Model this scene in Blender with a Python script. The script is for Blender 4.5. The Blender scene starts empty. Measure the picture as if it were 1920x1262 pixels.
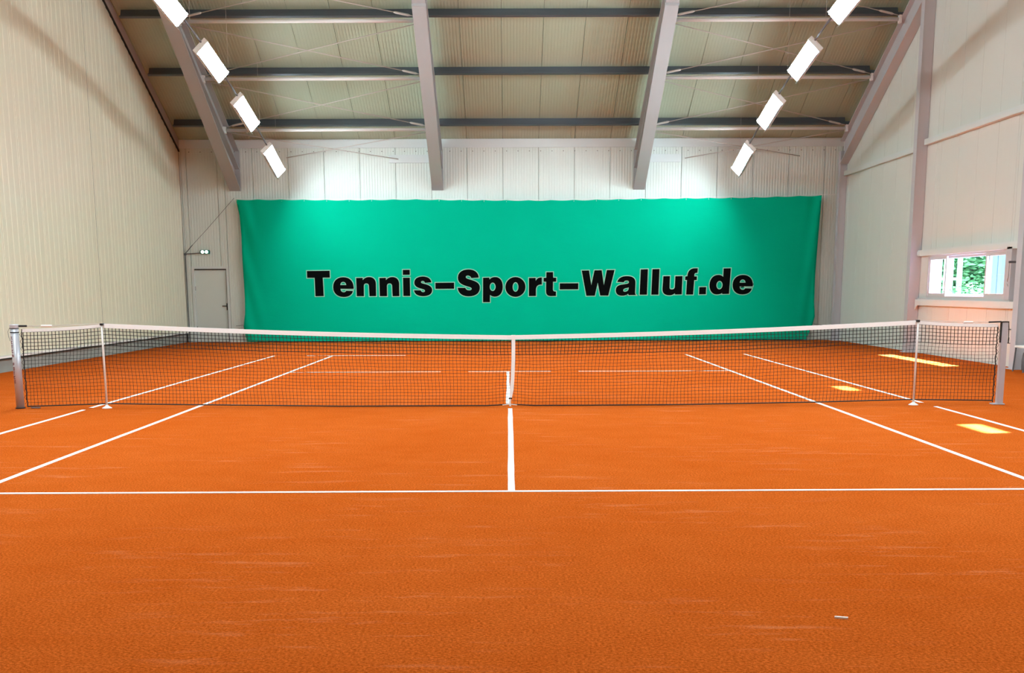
import bpy, bmesh, math, random
from mathutils import Vector, Matrix, noise
from mathutils.geometry import tessellate_polygon
random.seed(7)
S = bpy.context.scene
COL = S.collection
PI = math.pi

# ------------------------------------------------------------------ camera
cam_d = bpy.data.cameras.new('camera')
cam = bpy.data.objects.new('camera', cam_d)
COL.objects.link(cam)
F_PX = 2147.588
cam_d.sensor_fit = 'HORIZONTAL'
cam_d.sensor_width = 36.0
cam_d.lens = F_PX / 1920.0 * 36.0
cam_d.shift_y = (932.91 - 631.0) / 1920.0
cam_d.clip_start = 0.1
cam_d.clip_end = 400
R = [[0.9999881871, 0.0023771106, 0.0042396858],
     [-0.0030970524, 0.9838725911, 0.1788437782],
     [-0.0037461790, -0.1788548960, 0.9838683308]]
cam.matrix_world = Matrix(((R[0][0], R[0][2], -R[0][1], -0.01615),
                           (R[1][0], R[1][2], -R[1][1], -14.91111),
                           (R[2][0], R[2][2], -R[2][1], 1.50148),
                           (0, 0, 0, 1)))
S.camera = cam

# ------------------------------------------------------------------ light and exposure
LAMP = 113.0            # radiance of the fluorescent diffusers, farthest pair dimmed
LAMP_COL = (0.90, 1.10, 1.18, 1)
S.view_settings.view_transform = 'Standard'
S.view_settings.look = 'None'
S.view_settings.gamma = 1.0
S.view_settings.use_curve_mapping = False
S.view_settings.exposure = 0.0

world = bpy.data.worlds.new('sky')
S.world = world
world.use_nodes = True
wn = world.node_tree
sky = wn.nodes.new('ShaderNodeTexSky')
sky.sky_type = 'NISHITA'
sky.sun_disc = False
sky.sun_elevation = math.radians(58)
sky.sun_rotation = math.radians(90)
wn.links.new(sky.outputs[0], wn.nodes['Background'].inputs[0])
wn.nodes['Background'].inputs[1].default_value = 1.2

sun_d = bpy.data.lights.new('sun', 'SUN')
sun_d.energy = 150.0
sun_d.angle = math.radians(0.7)
sun_d.color = (0.85, 0.88, 1.5)
sun = bpy.data.objects.new('sun', sun_d)
COL.objects.link(sun)
sun.rotation_euler = Vector((-0.594, -0.12, -1.0)).to_track_quat('-Z', 'Y').to_euler()
sun.location = (30, 0, 40)

# lamp rows: they hang in two arcs over the side lines
LX = 6.3
def arc_z(y): return 7.16 - 0.0079 * y * y
def arc_s(y): return -0.0158 * y
# the fixtures in view, (y centre); the rest of each row carries plain area lamps
VIS_Y = [7.55, 10.72, 13.80, 16.95]
TILT = math.radians(47)
FIX_L, FIX_W = 1.72, 0.33
for yy in (4.4, 1.2, -2.0, -5.2, -8.4):
    for sx in (-1, 1):
        ld = bpy.data.lights.new('hall_lamp', 'AREA')
        ld.shape = 'RECTANGLE'
        ld.size, ld.size_y = FIX_W + .05, FIX_L
        ld.energy = LAMP * PI * (FIX_W + .05) * FIX_L
        ld.color = LAMP_COL[:3]
        lo = bpy.data.objects.new('hall_lamp', ld)
        COL.objects.link(lo)
        lo.location = (sx * LX, yy, arc_z(yy))
        lo.rotation_mode = 'YXZ'
        lo.rotation_euler = (math.atan(arc_s(yy)), sx * TILT, 0)

# ------------------------------------------------------------------ helpers
def link(o, parent=None):
    COL.objects.link(o)
    if parent is not None:
        o.parent = parent
    return o
def mesh_obj(name, bm, mat, parent=None, smooth=False):
    me = bpy.data.meshes.new(name)
    bmesh.ops.recalc_face_normals(bm, faces=bm.faces)
    bm.to_mesh(me); bm.free()
    if mat: me.materials.append(mat)
    if smooth:
        for p in me.polygons: p.use_smooth = True
    return link(bpy.data.objects.new(name, me), parent)
def tag(o, label, cat, group=None):
    o['label'] = label; o['category'] = cat
    if group: o['group'] = group
    return o
def struct(o):
    o['kind'] = 'structure'; return o
def empty(name, loc, rot=(0, 0, 0)):
    o = bpy.data.objects.new(name, None)
    o.empty_display_size = 0.2
    o.location = loc; o.rotation_euler = rot
    return link(o)
def box(bm, x0, x1, y0, y1, z0, z1, M=None):
    vs = []
    for x in (x0, x1):
        for y in (y0, y1):
            for z in (z0, z1):
                v = Vector((x, y, z))
                vs.append(bm.verts.new(M @ v if M else v))
    for f in ((0, 1, 3, 2), (4, 6, 7, 5), (0, 4, 5, 1), (2, 3, 7, 6), (0, 2, 6, 4), (1, 5, 7, 3)):
        bm.faces.new([vs[i] for i in f])
    return bm
def bbox(*a, M=None, bevel=0.0):
    bm = bmesh.new(); box(bm, *a, M=M)
    if bevel: bmesh.ops.bevel(bm, geom=bm.edges[:], offset=bevel, segments=2, affect='EDGES', clamp_overlap=True)
    return bm
def prism(bm, pts, axis, a, b):
    """closed outline pts extruded from a to b; axis 'x': pts=(y,z); 'y': pts=(x,z); 'z': pts=(x,y)"""
    def mk(p, t):
        if axis == 'x': return (t, p[0], p[1])
        if axis == 'y': return (p[0], t, p[1])
        return (p[0], p[1], t)
    A = [bm.verts.new(mk(p, a)) for p in pts]
    B = [bm.verts.new(mk(p, b)) for p in pts]
    n = len(pts)
    for i in range(n):
        bm.faces.new((A[i], A[(i + 1) % n], B[(i + 1) % n], B[i]))
    bm.faces.new(A); bm.faces.new(B[::-1])
    return bm
def tube(bm, pts, r, seg=8, cap=True):
    pts = [Vector(p) for p in pts]
    rs = r if isinstance(r, (list, tuple)) else [r] * len(pts)
    rings = []
    for i, p in enumerate(pts):
        if i == 0: d = pts[1] - p
        elif i == len(pts) - 1: d = p - pts[-2]
        else: d = pts[i + 1] - pts[i - 1]
        d.normalize()
        up = Vector((0, 0, 1)) if abs(d.z) < .95 else Vector((0, 1, 0))
        u = d.cross(up).normalized(); w = d.cross(u)
        rings.append([bm.verts.new(p + rs[i] * (math.cos(2 * PI * k / seg) * u + math.sin(2 * PI * k / seg) * w)) for k in range(seg)])
    for a, b in zip(rings, rings[1:]):
        for k in range(seg):
            bm.faces.new((a[k], a[(k + 1) % seg], b[(k + 1) % seg], b[k]))
    if cap:
        bm.faces.new(rings[0]); bm.faces.new(rings[-1][::-1])
    return bm
def lathe(bm, prof, c=(0, 0, 0), seg=16):
    rings = []
    for r, z in prof:
        rings.append([bm.verts.new((c[0] + r * math.cos(2 * PI * k / seg), c[1] + r * math.sin(2 * PI * k / seg), c[2] + z)) for k in range(seg)])
    for a, b in zip(rings, rings[1:]):
        for k in range(seg):
            bm.faces.new((a[k], a[(k + 1) % seg], b[(k + 1) % seg], b[k]))
    bm.faces.new(rings[0]); bm.faces.new(rings[-1][::-1])
    return bm

# ------------------------------------------------------------------ materials
def srgb(r, g, b):
    f = lambda c: (c / 255 / 12.92) if c / 255 <= .04045 else ((c / 255 + .055) / 1.055) ** 2.4
    return (f(r), f(g), f(b), 1)
def material(name, col, rough=.6, metal=0.0, spec=.5, var=0.06, scale=3.0, bump=0.0, bscale=40.0, stretch=(1, 1, 1)):
    m = bpy.data.materials.new(name); m.use_nodes = True
    nt = m.node_tree; b = nt.nodes['Principled BSDF']
    b.inputs['Roughness'].default_value = rough
    b.inputs['Metallic'].default_value = metal
    b.inputs['Specular IOR Level'].default_value = spec
    tc = nt.nodes.new('ShaderNodeTexCoord'); mp = nt.nodes.new('ShaderNodeMapping')
    mp.inputs['Scale'].default_value = stretch
    nt.links.new(tc.outputs['Object'], mp.inputs[0])
    n = nt.nodes.new('ShaderNodeTexNoise'); n.inputs['Scale'].default_value = scale; n.inputs['Detail'].default_value = 5
    nt.links.new(mp.outputs[0], n.inputs['Vector'])
    mix = nt.nodes.new('ShaderNodeMix'); mix.data_type = 'RGBA'
    c = Vector(col[:3])
    mix.inputs['A'].default_value = (*(c * (1 - var)), 1)
    mix.inputs['B'].default_value = (*(c * (1 + var)), 1)
    nt.links.new(n.outputs['Fac'], mix.inputs['Factor'])
    nt.links.new(mix.outputs['Result'], b.inputs['Base Color'])
    if bump:
        n2 = nt.nodes.new('ShaderNodeTexNoise'); n2.inputs['Scale'].default_value = bscale; n2.inputs['Detail'].default_value = 4
        nt.links.new(mp.outputs[0], n2.inputs['Vector'])
        bp = nt.nodes.new('ShaderNodeBump'); bp.inputs['Strength'].default_value = bump; bp.inputs['Distance'].default_value = .01
        nt.links.new(n2.outputs['Fac'], bp.inputs['Height']); nt.links.new(bp.outputs[0], b.inputs['Normal'])
    return m
def emitter(name, col, strength):
    m = bpy.data.materials.new(name); m.use_nodes = True
    b = m.node_tree.nodes['Principled BSDF']
    b.inputs['Base Color'].default_value = (.9, .9, .9, 1)
    b.inputs['Emission Color'].default_value = col
    b.inputs['Emission Strength'].default_value = strength
    return m

def clay_material():
    m = bpy.data.materials.new('red_clay'); m.use_nodes = True
    nt = m.node_tree; L = nt.links; b = nt.nodes['Principled BSDF']
    b.inputs['Roughness'].default_value = .95; b.inputs['Specular IOR Level'].default_value = .0
    tc = nt.nodes.new('ShaderNodeTexCoord')
    def nz(scale, det, rough=.6, st=(1, 1, 1), rot=0):
        mp = nt.nodes.new('ShaderNodeMapping'); mp.inputs['Scale'].default_value = st
        mp.inputs['Rotation'].default_value = (0, 0, rot)
        L.new(tc.outputs['Object'], mp.inputs[0])
        n = nt.nodes.new('ShaderNodeTexNoise'); n.inputs['Scale'].default_value = scale
        n.inputs['Detail'].default_value = det; n.inputs['Roughness'].default_value = rough
        L.new(mp.outputs[0], n.inputs['Vector']); return n
    big = nz(.35, 5); mid = nz(3.0, 6); fine = nz(72, 3, .75); grain = nz(260, 2, .8)
    scuff = nz(2.2, 8, .75, (.5, 3.2, 1), .35); blot = nz(.6, 3)
    r1 = nt.nodes.new('ShaderNodeValToRGB')
    r1.color_ramp.elements[0].position = .3; r1.color_ramp.elements[0].color = CLAY_A
    r1.color_ramp.elements[1].position = .7; r1.color_ramp.elements[1].color = CLAY_B
    add = nt.nodes.new('ShaderNodeMix'); add.data_type = 'FLOAT'; add.inputs['Factor'].default_value = .45
    L.new(big.outputs['Fac'], add.inputs['A']); L.new(mid.outputs['Fac'], add.inputs['B'])
    L.new(add.outputs['Result'], r1.inputs[0])
    # grain darkening
    rg = nt.nodes.new('ShaderNodeValToRGB')
    rg.color_ramp.elements[0].position = .36; rg.color_ramp.elements[0].color = (.60, .54, .46, 1)
    rg.color_ramp.elements[1].position = .66; rg.color_ramp.elements[1].color = (1.30, 1.38, 1.6, 1)
    L.new(fine.outputs['Fac'], rg.inputs[0])
    mul = nt.nodes.new('ShaderNodeMix'); mul.data_type = 'RGBA'; mul.blend_type = 'MULTIPLY'; mul.inputs['Factor'].default_value = 1
    L.new(r1.outputs[0], mul.inputs['A']); L.new(rg.outputs[0], mul.inputs['B'])
    # pale scuffs where the sand is brushed thin
    rs = nt.nodes.new('ShaderNodeValToRGB')
    rs.color_ramp.elements[0].position = .54; rs.color_ramp.elements[0].color = (0, 0, 0, 1)
    rs.color_ramp.elements[1].position = .72; rs.color_ramp.elements[1].color = (.5, .5, .5, 1)
    L.new(scuff.outputs['Fac'], rs.inputs[0])
    rb = nt.nodes.new('ShaderNodeValToRGB')
    rb.color_ramp.elements[0].position = .44; rb.color_ramp.elements[1].position = .6
    L.new(blot.outputs['Fac'], rb.inputs[0])
    ms = nt.nodes.new('ShaderNodeMath'); ms.operation = 'MULTIPLY'
    L.new(rs.outputs[0], ms.inputs[0]); L.new(rb.outputs[0], ms.inputs[1])
    mx = nt.nodes.new('ShaderNodeMix'); mx.data_type = 'RGBA'
    mx.inputs['B'].default_value = srgb(236, 150, 104)
    L.new(ms.outputs[0], mx.inputs['Factor']); L.new(mul.outputs['Result'], mx.inputs['A'])
    L.new(mx.outputs['Result'], b.inputs['Base Color'])
    ad = nt.nodes.new('ShaderNodeMath'); ad.operation = 'ADD'
    L.new(fine.outputs['Fac'], ad.inputs[0]); L.new(grain.outputs['Fac'], ad.inputs[1])
    bp = nt.nodes.new('ShaderNodeBump'); bp.inputs['Strength'].default_value = .55; bp.inputs['Distance'].default_value = .008
    L.new(ad.outputs[0], bp.inputs['Height']); L.new(bp.outputs[0], b.inputs['Normal'])
    return m
CLAY_A = (0.51, 0.087, 0.0090, 1)
CLAY_B = (0.60, 0.120, 0.0170, 1)
M = {}
M['clay'] = clay_material()
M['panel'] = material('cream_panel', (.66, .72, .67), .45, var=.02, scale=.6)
M['panel_left'] = material('ivory_panel', (.76, .735, .58), .33, var=.03, scale=.5, spec=.5)
M['panel_right'] = material('greywhite_panel', (.64, .67, .63), .5, var=.03, scale=.5)
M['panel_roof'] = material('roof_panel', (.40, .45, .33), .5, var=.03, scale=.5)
M['joint'] = material('joint_grey', srgb(96, 92, 84), .9, var=.02)  # plain grey of the backing slabs behind the panels, and of screws
M['steel'] = material('painted_steel', (.38, .39, .39), .5, var=.04, scale=1.2)
M['column'] = material('painted_column', (.50, .50, .53), .5, var=.04, scale=1.2)
M['zinc'] = material('galvanised_steel', srgb(98, 104, 112), .45, metal=.55, var=.25, scale=3, stretch=(.25, 2, 2))
M['tubewhite'] = material('white_tube', srgb(226, 224, 222), .4, var=.03)
M['rod'] = material('tie_rod_steel', srgb(196, 190, 184), .5, var=.05)
M['white'] = material('white_plastic', srgb(238, 236, 232), .4, var=.02)
M['frame'] = material('window_plastic', (.55, .54, .54), .35, var=.02)
M['trim'] = material('flashing', (.64, .69, .68), .5, var=.02)
M['lilac'] = material('flashing_lilac', srgb(186, 180, 186), .5, var=.02)
M['black'] = material('black_rubber_and_shadow', srgb(16, 16, 18), .6, var=.1)  # rubber parts, and black strips that stand in for shadow lines
M['concrete'] = material('concrete_plinth', srgb(150, 150, 144), .9, var=.22, scale=3, bump=.3, bscale=30)
M['door'] = material('grey_door', (.62, .68, .64), .5, var=.03)
M['line'] = material('line_tape', srgb(250, 246, 240), .7, var=.06, scale=30)
M['band'] = material('net_band', (.90, .93, .93), .8, var=.03, scale=12, bump=.2)
M['net'] = material('net_cord', srgb(14, 15, 17), .8, var=.1)
M['alu'] = material('aluminium_post', srgb(196, 198, 206), .35, metal=.35, var=.04)
M['red'] = material('faded_red_print', srgb(110, 34, 44), .7, var=.1, scale=30)
M['ink'] = material('black_print', srgb(6, 8, 8), 1.0, spec=.05, var=.1, scale=6)
M['halo'] = material('pale_outline', srgb(140, 196, 170), .8, var=.05, scale=6)
M['darkgrey'] = material('dark_grey_paint', srgb(92, 94, 98), .6, var=.1)
M['chrome'] = material('chrome', srgb(190, 190, 192), .25, metal=.9, var=.03)
M['bark'] = material('bark', srgb(120, 110, 96), .9, var=.2, scale=8)
M['leaf'] = material('leaf', (.15, .38, .14), .8, spec=.1, var=.5, scale=1.3)
M['pave'] = material('outdoor_paving', (.30, .30, .29), .9, var=.06, scale=1)
M['bluepanel'] = material('pale_blue_sheet', (.10, .16, .17), .6, var=.04)
M['lamp'] = emitter('lamp_diffuser', LAMP_COL, LAMP)
M['lamp_end'] = emitter('lamp_diffuser_dimmed', LAMP_COL, LAMP * .66)  # farthest fixtures dimmed to soften their bright spots on the back wall
M['spot'] = emitter('spot_lens', (0.8, 1.0, 0.94, 1), 1.6)

def fabric():
    m = material('green_windbreak', (0.0, .42, .24), 1.0, spec=.05, var=.05, scale=1.2, bump=0)
    nt = m.node_tree; b = nt.nodes['Principled BSDF']
    tc = nt.nodes.new('ShaderNodeTexCoord')
    w = nt.nodes.new('ShaderNodeTexNoise'); w.inputs['Scale'].default_value = 1.6; w.inputs['Detail'].default_value = 6
    mp = nt.nodes.new('ShaderNodeMapping'); mp.inputs['Scale'].default_value = (1, 1, 2.2)
    nt.links.new(tc.outputs['Object'], mp.inputs[0]); nt.links.new(mp.outputs[0], w.inputs['Vector'])
    bp = nt.nodes.new('ShaderNodeBump'); bp.inputs['Strength'].default_value = .25; bp.inputs['Distance'].default_value = .05
    nt.links.new(w.outputs['Fac'], bp.inputs['Height']); nt.links.new(bp.outputs[0], b.inputs['Normal'])
    return m
M['green'] = fabric()
def glass():
    m = bpy.data.materials.new('window_glass'); m.use_nodes = True
    nt = m.node_tree; nt.nodes.remove(nt.nodes['Principled BSDF'])
    out = nt.nodes['Material Output']
    t = nt.nodes.new('ShaderNodeBsdfTransparent'); t.inputs[0].default_value = (.93, .97, .95, 1)
    g = nt.nodes.new('ShaderNodeBsdfGlossy'); g.inputs['Roughness'].default_value = .02
    mx = nt.nodes.new('ShaderNodeMixShader')
    mx.inputs[0].default_value = .05; nt.links.new(t.outputs[0], mx.inputs[1]); nt.links.new(g.outputs[0], mx.inputs[2])
    nt.links.new(mx.outputs[0], out.inputs[0]); return m
M['glass'] = glass()

# ------------------------------------------------------------------ hall shell
YB, YF = 19.15, -19.15
XL, XR = -9.45, 9.60
Z0, SL = 5.74, 0.482
def roof(y): return Z0 + SL * (YB - abs(y))
PW, PX0 = 1.027, -0.16

floor_bm = bmesh.new()
box(floor_bm, XL - .2, XR + .2, YF - .2, YB + .3, -.3, 0)
floor = struct(mesh_obj('floor', floor_bm, M['clay']))

JD = [2.2]
def ribbed(width, pitch, depth, a0=0.0, flat=.62):
    """profile across a sheet: list of (s, d)"""
    n = max(1, int(round(width / pitch))); p = width / n
    out = [(0.004, -depth * JD[0]), (0.010, 0)]
    for i in range(n):
        s = i * p
        out += [(s + p * flat * .5 + .006, 0), (s + p * (flat * .5 + .10), -depth), (s + p * (1 - flat * .5 + .02), -depth), (s + p * (1 - flat * .5 + .12), 0)]
    out = [q for q in out if q[0] < width - .012]
    out += [(width - .010, 0), (width - .004, -depth * JD[0])]
    res = []
    for q in out:
        if not res or q[0] > res[-1][0] + 1e-4: res.append(q)
    return res

# back wall: slab behind, ribbed sandwich panels in front
wall_back = struct(mesh_obj('wall_back', bbox(XL - .2, XR + .2, YB + .10, YB + .30, 0, Z0 + .2), M['joint']))
xs = [PX0 + PW * k for k in range(-9, 10)]
spans = []
edges = [XL] + [x for x in xs if XL + .03 < x < XR - .1] + [XR]
DX0, DX1, DZ = -9.25, -8.17, 2.19
for a, b in zip(edges, edges[1:]):
    cuts = [a] + [c for c in (DX0, DX1) if a < c < b] + [b]
    for p, q in zip(cuts, cuts[1:]):
        spans.append((p, q, DZ if DX0 - .01 <= p and q <= DX1 + .01 else 0.0))
cache = {}
def panel(name, w, h0, h1, parent, mat, pitch, depth, place):
    """one ribbed sheet standing upright: s across, d towards the room, z up; place maps (s,d,z)->world"""
    prof = ribbed(w, pitch, depth)
    bm = bmesh.new()
    A = [bm.verts.new(place(s, d, h0)) for s, d in prof]
    B = [bm.verts.new(place(s, d, h1(s) if callable(h1) else h1)) for s, d in prof]
    for i in range(len(prof) - 1):
        bm.faces.new((A[i], A[i + 1], B[i + 1], B[i]))
    a = bm.verts.new(place(.004, -.05, h0)); b = bm.verts.new(place(w - .004, -.05, h0))
    hh = (lambda s: h1(s)) if callable(h1) else (lambda s: h1)
    c = bm.verts.new(place(w - .004, -.05, hh(w))); d = bm.verts.new(place(.004, -.05, hh(0)))
    bm.faces.new((a, b, c, d)); bm.faces.new((A[0], B[0], d, a)); bm.faces.new((A[-1], b, c, B[-1]))
    bm.faces.new(A + [b, a]); bm.faces.new(B + [c, d])
    return mesh_obj(name, bm, mat, parent)
for p, q, z in spans:
    panel('panel', q - p, z, Z0 + .03, wall_back, M['panel'], .079, .006, lambda s, d, zz, p=p: (p + s, YB - d, zz))

# ceiling: slab above and ribbed panels running up the slope
ceil_bm = bmesh.new()
pts = [(YB + .3, roof(YB) - SL * .3 + .10), (0, roof(0) + .10), (YF - .3, roof(YF) - SL * .3 + .10),
       (YF - .3, roof(YF) - SL * .3 + .30), (0, roof(0) + .32), (YB + .3, roof(YB) - SL * .3 + .30)]
prism(ceil_bm, pts, 'x', XL - .2, XR + .2)
ceiling = struct(mesh_obj('ceiling', ceil_bm, M['joint']))
nlen = math.hypot(1, SL)
Ls = (YB + .02) * nlen
cd = {}
for side in (1, -1):
    for a, b in zip(edges, edges[1:]):
        key = (side, round(b - a, 3))
        if key not in cd:
            def plc(s, d, l, side=side):
                y = YB - l / nlen; z = Z0 + SL * (l / nlen)
                return (s, side * (y - d * SL / nlen), z - d / nlen)
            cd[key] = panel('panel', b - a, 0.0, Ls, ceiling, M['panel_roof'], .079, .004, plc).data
            bpy.data.objects.remove(bpy.data.objects[[o.name for o in ceiling.children if o.data == cd[key]][0]])
        o = bpy.data.objects.new('panel', cd[key]); link(o, ceiling); o.location = (a, 0, 0)

# left wall
JD[0] = .6
LB_bm = bmesh.new()
prism(LB_bm, [(YF, 0), (YB + .2, 0), (YB + .2, roof(YB) + .1), (0, roof(0) + .1), (YF, roof(YF) + .1)], 'x', XL - .30, XL - .055)
wall_left = struct(mesh_obj('wall_left', LB_bm, M['joint']))
PL_T = .315
CAP = .32
seams = [12.05 + 1.0 * k for k in range(-31, 8)]
seams = [YF] + [s for s in seams if YF + .1 < s < YB - .05] + [0.0, YB]
seams = sorted(set(seams))
for a, b in zip(seams, seams[1:]):
    if b - a < .02: continue
    panel('panel', b - a, PL_T, lambda s, a=a: roof(a + s) - CAP, wall_left, M['panel_left'], .245, .007,
          lambda s, d, z, a=a: (XL + d, a + s, z))
# strong joint at y=12.05
mesh_obj('joint_cover', bbox(XL - .02, XL + .004, 12.04, 12.054, PL_T, roof(12.05) - CAP), material('joint_strip', (.30, .28, .22), .8), wall_left)
plinth = struct(mesh_obj('baseboard_left', bbox(XL - .08, XL - .05, YF, YB, 0, PL_T - .02), M['concrete']))
bmx = bbox(XL - .05, XL + .03, YF, YB, PL_T - .045, PL_T - .005)
drip = struct(mesh_obj('trim_1', bmx, M['white']))
mesh_obj('painted_shadow_line', bbox(XL - .05, XL + .012, YF, YB, PL_T - .075, PL_T - .046), M['black'], drip)  # black strip painting the shadow line below the drip flashing
bm = bmesh.new()
for sy in (1, -1):
    prism(bm, [(sy * YB, roof(YB) - CAP + .03), (0, roof(0) - CAP + .03), (0, roof(0) + .02), (sy * YB, roof(YB) + .02)], 'x', XL - .04, XL + .03)
band = struct(mesh_obj('trim_2', bm, M['lilac']))
bm = bmesh.new()
for sy in (1, -1):
    prism(bm, [(sy * YB, roof(YB) - CAP - .01), (0, roof(0) - CAP - .01), (0, roof(0) - CAP + .03), (sy * YB, roof(YB) - CAP + .03)], 'x', XL - .04, XL + .035)
mesh_obj('black_strip', bm, M['black'], band)  # black line along the wall top, below the lilac band

JD[0] = 2.2
# right wall with the long window and the high gable lights
WY0, WY1, WZ0, WZ1 = 7.50, 11.70, 1.27, 2.23
HIGH = [(2.98, 3.86), (-2.12, -1.24)]
HZ0, HZ1 = 7.33, 7.95
RB_bm = bmesh.new()
def rslab(y0, y1, z0, z1a, z1b):
    prism(RB_bm, [(y0, z0), (y1, z0), (y1, z1b), (y0, z1a)], 'x', XR + .055, XR + .12)
ycuts = sorted([YF, -2.12, -1.24, 0, 2.98, 3.86, WY0, WY1, YB + .2])
for a, b in zip(ycuts, ycuts[1:]):
    ra, rb = roof(a) + .1, roof(b) + .1
    if (a, b) in HIGH: rslab(a, b, 0, HZ0, HZ0); rslab(a, b, HZ1, ra, rb)
    elif (a, b) == (WY0, WY1): rslab(a, b, 0, WZ0, WZ0); rslab(a, b, WZ1, ra, rb)
    else: rslab(a, b, 0, ra, rb)
wall_right = struct(mesh_obj('wall_right', RB_bm, M['joint']))
seams = [12.4 + 1.0 * k for k in range(-32, 8)]
seams = sorted(set([round(s, 3) for s in seams if YF + .1 < s < YB - .05] + [YF, YB, WY0, WY1, 2.98, 3.86, -2.12, -1.24, 0.0]))
def rp(a, b, z0, z1):
    panel('panel', b - a, z0, z1, wall_right, M['panel_right'], .5, .0015, lambda s, d, z, a=a: (XR - d, a + s, z))
for a, b in zip(seams, seams[1:]):
    if b - a < .05: continue
    top = lambda s, a=a: roof(a + s) + .02
    mid = (a + b) / 2
    if WY0 < mid < WY1: rp(a, b, 0, WZ0); rp(a, b, WZ1, top)
    elif any(h0 < mid < h1 for h0, h1 in HIGH): rp(a, b, 0, HZ0); rp(a, b, HZ1, top)
    else: rp(a, b, 0, top)

# front wall behind the camera
struct(mesh_obj('wall_front', bbox(XL - .2, XR + .2, YF - .25, YF, 0, Z0 + .2), M['panel']))
# top flashing of the back wall
fl = struct(mesh_obj('trim_3', bbox(XL, XR, YB - .03, YB + .02, 5.50, Z0 - .01), M['trim']))
for i in range(58):
    x = XL + .3 + i * .325
    bm = bmesh.new(); tube(bm, [(x, YB - .004, 5.40), (x, YB - .016, 5.40)], .013, 6)
    if i == 0: scr = mesh_obj('screw', bm, M['joint'], fl); scr_x = x
    else:
        bm.free(); o = bpy.data.objects.new('screw', scr.data); link(o, fl); o.location = (x - scr_x, 0, 0)

# ------------------------------------------------------------------ steel frame
def flange_beam(bm, x, w, y0, y1, zt, zb, tf=.025):
    """I-beam in the y-z plane: top line zt(y), bottom line zb(y)"""
    for f, s in ((zt, -1), (zb, 1)):
        prism(bm, [(y0, f(y0)), (y1, f(y1)), (y1, f(y1) + s * tf), (y0, f(y0) + s * tf)], 'x', x - w / 2, x + w / 2)
    prism(bm, [(y0, zt(y0)), (y1, zt(y1)), (y1, zb(y1)), (y0, zb(y0))], 'x', x - .007, x + .007)
RT = .30; RBm = .83
HB = lambda y: 4.36 + .571 * (19.12 - y)
labels_r = {-7.87: 'leftmost steel rafter, its foot above the curtain\'s upper left corner',
            -2.04: 'steel rafter on the left of the central roof bay',
            3.76: 'steel rafter on the right of the central roof bay'}
for x, lab in labels_r.items():
    root = empty('roof_rafter', (x, YB, 0)); tag(root, lab, 'rafter', 'steel roof rafters')
    def loc(o, root=root, x=x):
        o.parent = root; o.location = (-x, -YB, 0); return o
    bm = bmesh.new(); flange_beam(bm, x, .30, 0.02, YB - .005, lambda y: roof(y) - RT, lambda y: roof(y) - RBm)
    loc(mesh_obj('beam', bm, M['steel']))
    bm = bmesh.new()
    yj = 12.9
    prism(bm, [(yj, HB(yj)), (YB - .01, HB(YB)), (YB - .01, HB(YB) - .028), (yj, HB(yj) - .028)], 'x', x - .162, x + .162)
    prism(bm, [(yj, HB(yj)), (YB - .01, HB(YB)), (YB - .01, roof(YB) - RBm + .02), (yj, roof(yj) - RBm + .02)], 'x', x - .008, x + .008)
    loc(mesh_obj('haunch', bm, M['steel']))
    bm = bmesh.new(); box(bm, x - .165, x + .165, yj - .03, yj, roof(yj) - RBm - .03, roof(yj) - RT)
    loc(mesh_obj('splice_plate', bm, M['steel']))
    bm = bmesh.new(); box(bm, x - .165, x + .165, YB - .012, YB + .03, HB(YB) - .03, roof(YB) - RT)
    loc(mesh_obj('end_plate', bm, M['steel']))

# gable frame against the right wall
root = empty('gable_rafter', (9.47, YB, 0)); tag(root, 'lilac grey steel rafter following the roof slope along the right wall', 'rafter')
bm = bmesh.new(); flange_beam(bm, 9.47, .24, 0.02, 18.55, lambda y: roof(y) - .44, lambda y: roof(y) - 1.08, .03)
o = mesh_obj('beam', bm, M['column'], root); o.location = (-9.47, -YB, 0)
bm = bmesh.new(); prism(bm, [(0.02, roof(0) - .44), (18.5, roof(18.5) - .44), (18.5, roof(18.5) - .36), (0.02, roof(0) - .36)], 'x', 9.52, 9.58)
o = mesh_obj('packing_angle', bm, M['zinc'], root); o.location = (-9.47, -YB, 0)

def h_column(x0, x1, yc, w, z1, name, lab, cat='column', grp=None, web='x', base=True):
    root = empty(name, ((x0 + x1) / 2, yc, 0)); tag(root, lab, cat, grp)
    cx = (x0 + x1) / 2
    bm = bmesh.new(); t = .014
    box(bm, x0 - cx, x0 + t - cx, -w / 2, w / 2, 0, z1)
    mesh_obj('flange', bm, M['column'], root)
    bm = bmesh.new(); box(bm, x1 - t - cx, x1 - cx, -w / 2, w / 2, 0, z1)
    mesh_obj('flange', bm, M['column'], root)
    bm = bmesh.new(); box(bm, x0 + t - cx, x1 - t - cx, -w / 2 + .012, -w / 2 + .03, 0, z1)
    mesh_obj('web', bm, M['column'], root)
    if base:
        mesh_obj('base_plate', bbox(x0 - cx - .03, x1 - cx, -w / 2 - .05, w / 2 + .05, 0, .02), M['column'], root)
    return root
h_column(9.345, 9.595, 12.4, .22, roof(12.4) - 1.08, 'gable_post', 'lilac grey steel post on the right wall, left of the long window', grp='steel posts of the right wall')
h_column(9.345, 9.595, 6.5, .22, roof(6.5) - 1.08, 'gable_post', 'pale steel post at the right edge of the view, beyond the net post', grp='steel posts of the right wall')
h_column(9.40, 9.595, 18.75, .22, roof(18.75) - .62, 'corner_post', 'grey steel post in the far right corner of the hall')

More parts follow.
